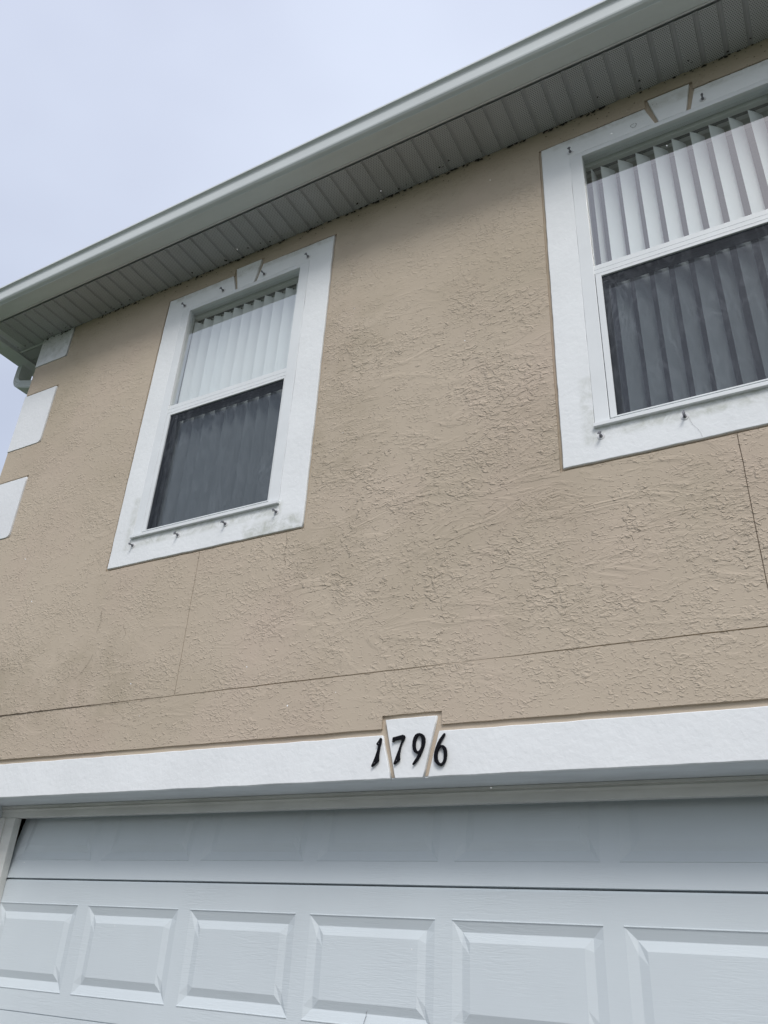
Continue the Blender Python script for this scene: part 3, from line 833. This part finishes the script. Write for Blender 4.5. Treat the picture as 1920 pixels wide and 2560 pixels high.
# ------------------------------------------------------------------ house number
DIG = {
'1':[[(-1.4878,2.0987),(-1.4837,2.0958),(-1.485,2.0813),(-1.4887,2.0703),(-1.4915,2.0518),(-1.4927,2.0352),(-1.4923,2.014),(-1.5192,1.9937),(-1.5228,1.9953),(-1.5223,1.999),(-1.5156,2.0124),(-1.5081,2.0305),(-1.5017,2.0505),(-1.4991,2.0615),(-1.4975,2.0712),(-1.5019,2.0722),(-1.5052,2.0759),(-1.5041,2.0796),(-1.4974,2.0877),(-1.4907,2.0974)]],
'7':[[(-1.4366,2.0965),(-1.3938,2.1042),(-1.3873,2.1015),(-1.3845,2.0945),(-1.3878,2.0873),(-1.3947,2.0757),(-1.3995,2.0649),(-1.4025,2.0504),(-1.4047,2.0377),(-1.4048,2.0268),(-1.4034,2.014),(-1.426,1.9974),(-1.4284,1.9989),(-1.4282,2.0044),(-1.4199,2.0258),(-1.4114,2.0472),(-1.4048,2.0652),(-1.3991,2.0796),(-1.3968,2.0865),(-1.4037,2.0877),(-1.4164,2.087),(-1.4249,2.0859),(-1.4322,2.0826),(-1.4363,2.0782),(-1.4384,2.0812)]],
'9':[[(-1.3245,2.1055),(-1.3161,2.1034),(-1.3076,2.0968),(-1.3022,2.0855),(-1.3016,2.0717),(-1.3046,2.0592),(-1.3093,2.0468),(-1.3142,2.0363),(-1.3209,2.0222),(-1.3317,2.0067),(-1.3417,1.9974),(-1.3481,1.9923),(-1.351,1.9937),(-1.3499,1.9978),(-1.3421,2.009),(-1.3332,2.0211),(-1.328,2.0325),(-1.3367,2.0328),(-1.3451,2.038),(-1.3506,2.0474),(-1.3534,2.0621),(-1.3527,2.0768),(-1.349,2.0912),(-1.342,2.1009),(-1.3338,2.105)],[(-1.3284,2.0963),(-1.3334,2.093),(-1.3384,2.085),(-1.341,2.0705),(-1.3406,2.0577),(-1.3382,2.0485),(-1.3339,2.0419),(-1.3287,2.0403),(-1.3226,2.0449),(-1.3178,2.0546),(-1.3159,2.0672),(-1.3165,2.08),(-1.3188,2.0893),(-1.3231,2.0951)]],
'6':[[(-1.2236,2.0987),(-1.2216,2.096),(-1.2249,2.0877),(-1.2318,2.0782),(-1.2377,2.0696),(-1.2416,2.059),(-1.2419,2.0563),(-1.2335,2.0571),(-1.2254,2.0545),(-1.2183,2.0469),(-1.2148,2.036),(-1.2141,2.0218),(-1.2159,2.0078),(-1.2207,1.9957),(-1.2285,1.9865),(-1.2383,1.9836),(-1.2483,1.9866),(-1.2575,1.9941),(-1.2636,2.0032),(-1.2653,2.0175),(-1.2637,2.0334),(-1.2595,2.0475),(-1.2527,2.0633),(-1.2449,2.0773),(-1.236,2.0884),(-1.227,2.0978)],[(-1.2384,2.049),(-1.2323,2.0459),(-1.2276,2.0367),(-1.226,2.0242),(-1.2258,2.0101),(-1.2286,1.9996),(-1.2345,1.9938),(-1.2405,1.9941),(-1.2466,1.9997),(-1.2507,2.0096),(-1.2514,2.0221),(-1.2502,2.0345),(-1.2463,2.0441),(-1.2424,2.0479)]],

}
lab = {'1': 'black metal digit 1 on the white lintel left of the keystone', '7': 'black metal digit 7 on the left side of the keystone',
       '9': 'black metal digit 9 on the right side of the keystone', '6': 'black metal digit 6 on the white lintel right of the keystone'}
for k in '1796':
    lps = DIG[k]
    xs = [p[0] for p in lps[0]]; zs = [p[1] for p in lps[0]]
    o = slab('house_number', lps, -0.0165, 0.0085, black_metal, None, 0.0010, 0.0, 0.03, ((min(xs)+max(xs))/2, min(zs)))
    o['label'] = lab[k]; o['category'] = 'house number'; o['group'] = 'digits of the house number over the garage'
    # two mounting pins behind it, and a screw head on its face
    b = MB()
    zc = (max(zs)-min(zs))
    cxm = 0.0
    # nearest solid spots near top and bottom of the outline
    def solid(zz):
        best = None
        inside = []
        for i in range(60):
            xx = min(xs)+(max(xs)-min(xs))*i/59
            c = 0
            for lp in lps:
                for a, bb in zip(lp, lp[1:]+lp[:1]):
                    if (a[1] > zz) != (bb[1] > zz) and xx < a[0]+(bb[0]-a[0])*(zz-a[1])/(bb[1]-a[1]): c += 1
            if c % 2: inside.append(xx)
        m_ = inside[0]; run = [m_]
        for q in inside[1:]:
            if q-run[-1] < 0.004: run.append(q)
            else: break
        return sum(run)/len(run)
    for fr in (0.13, 0.80):
        zz = min(zs)+zc*fr; xx = solid(zz)
        MB().cyl((xx-(min(xs)+max(xs))/2, -0.0042, zz-min(zs)), (0, -1, 0), 0.0022, 0.0014, 0.0012, 8).cyl((xx-(min(xs)+max(xs))/2, 0.003, zz-min(zs)), (0, 1, 0), 0.002, 0.002, 0.012, 6).build('screw', steel if k in '17' else black_metal, o)
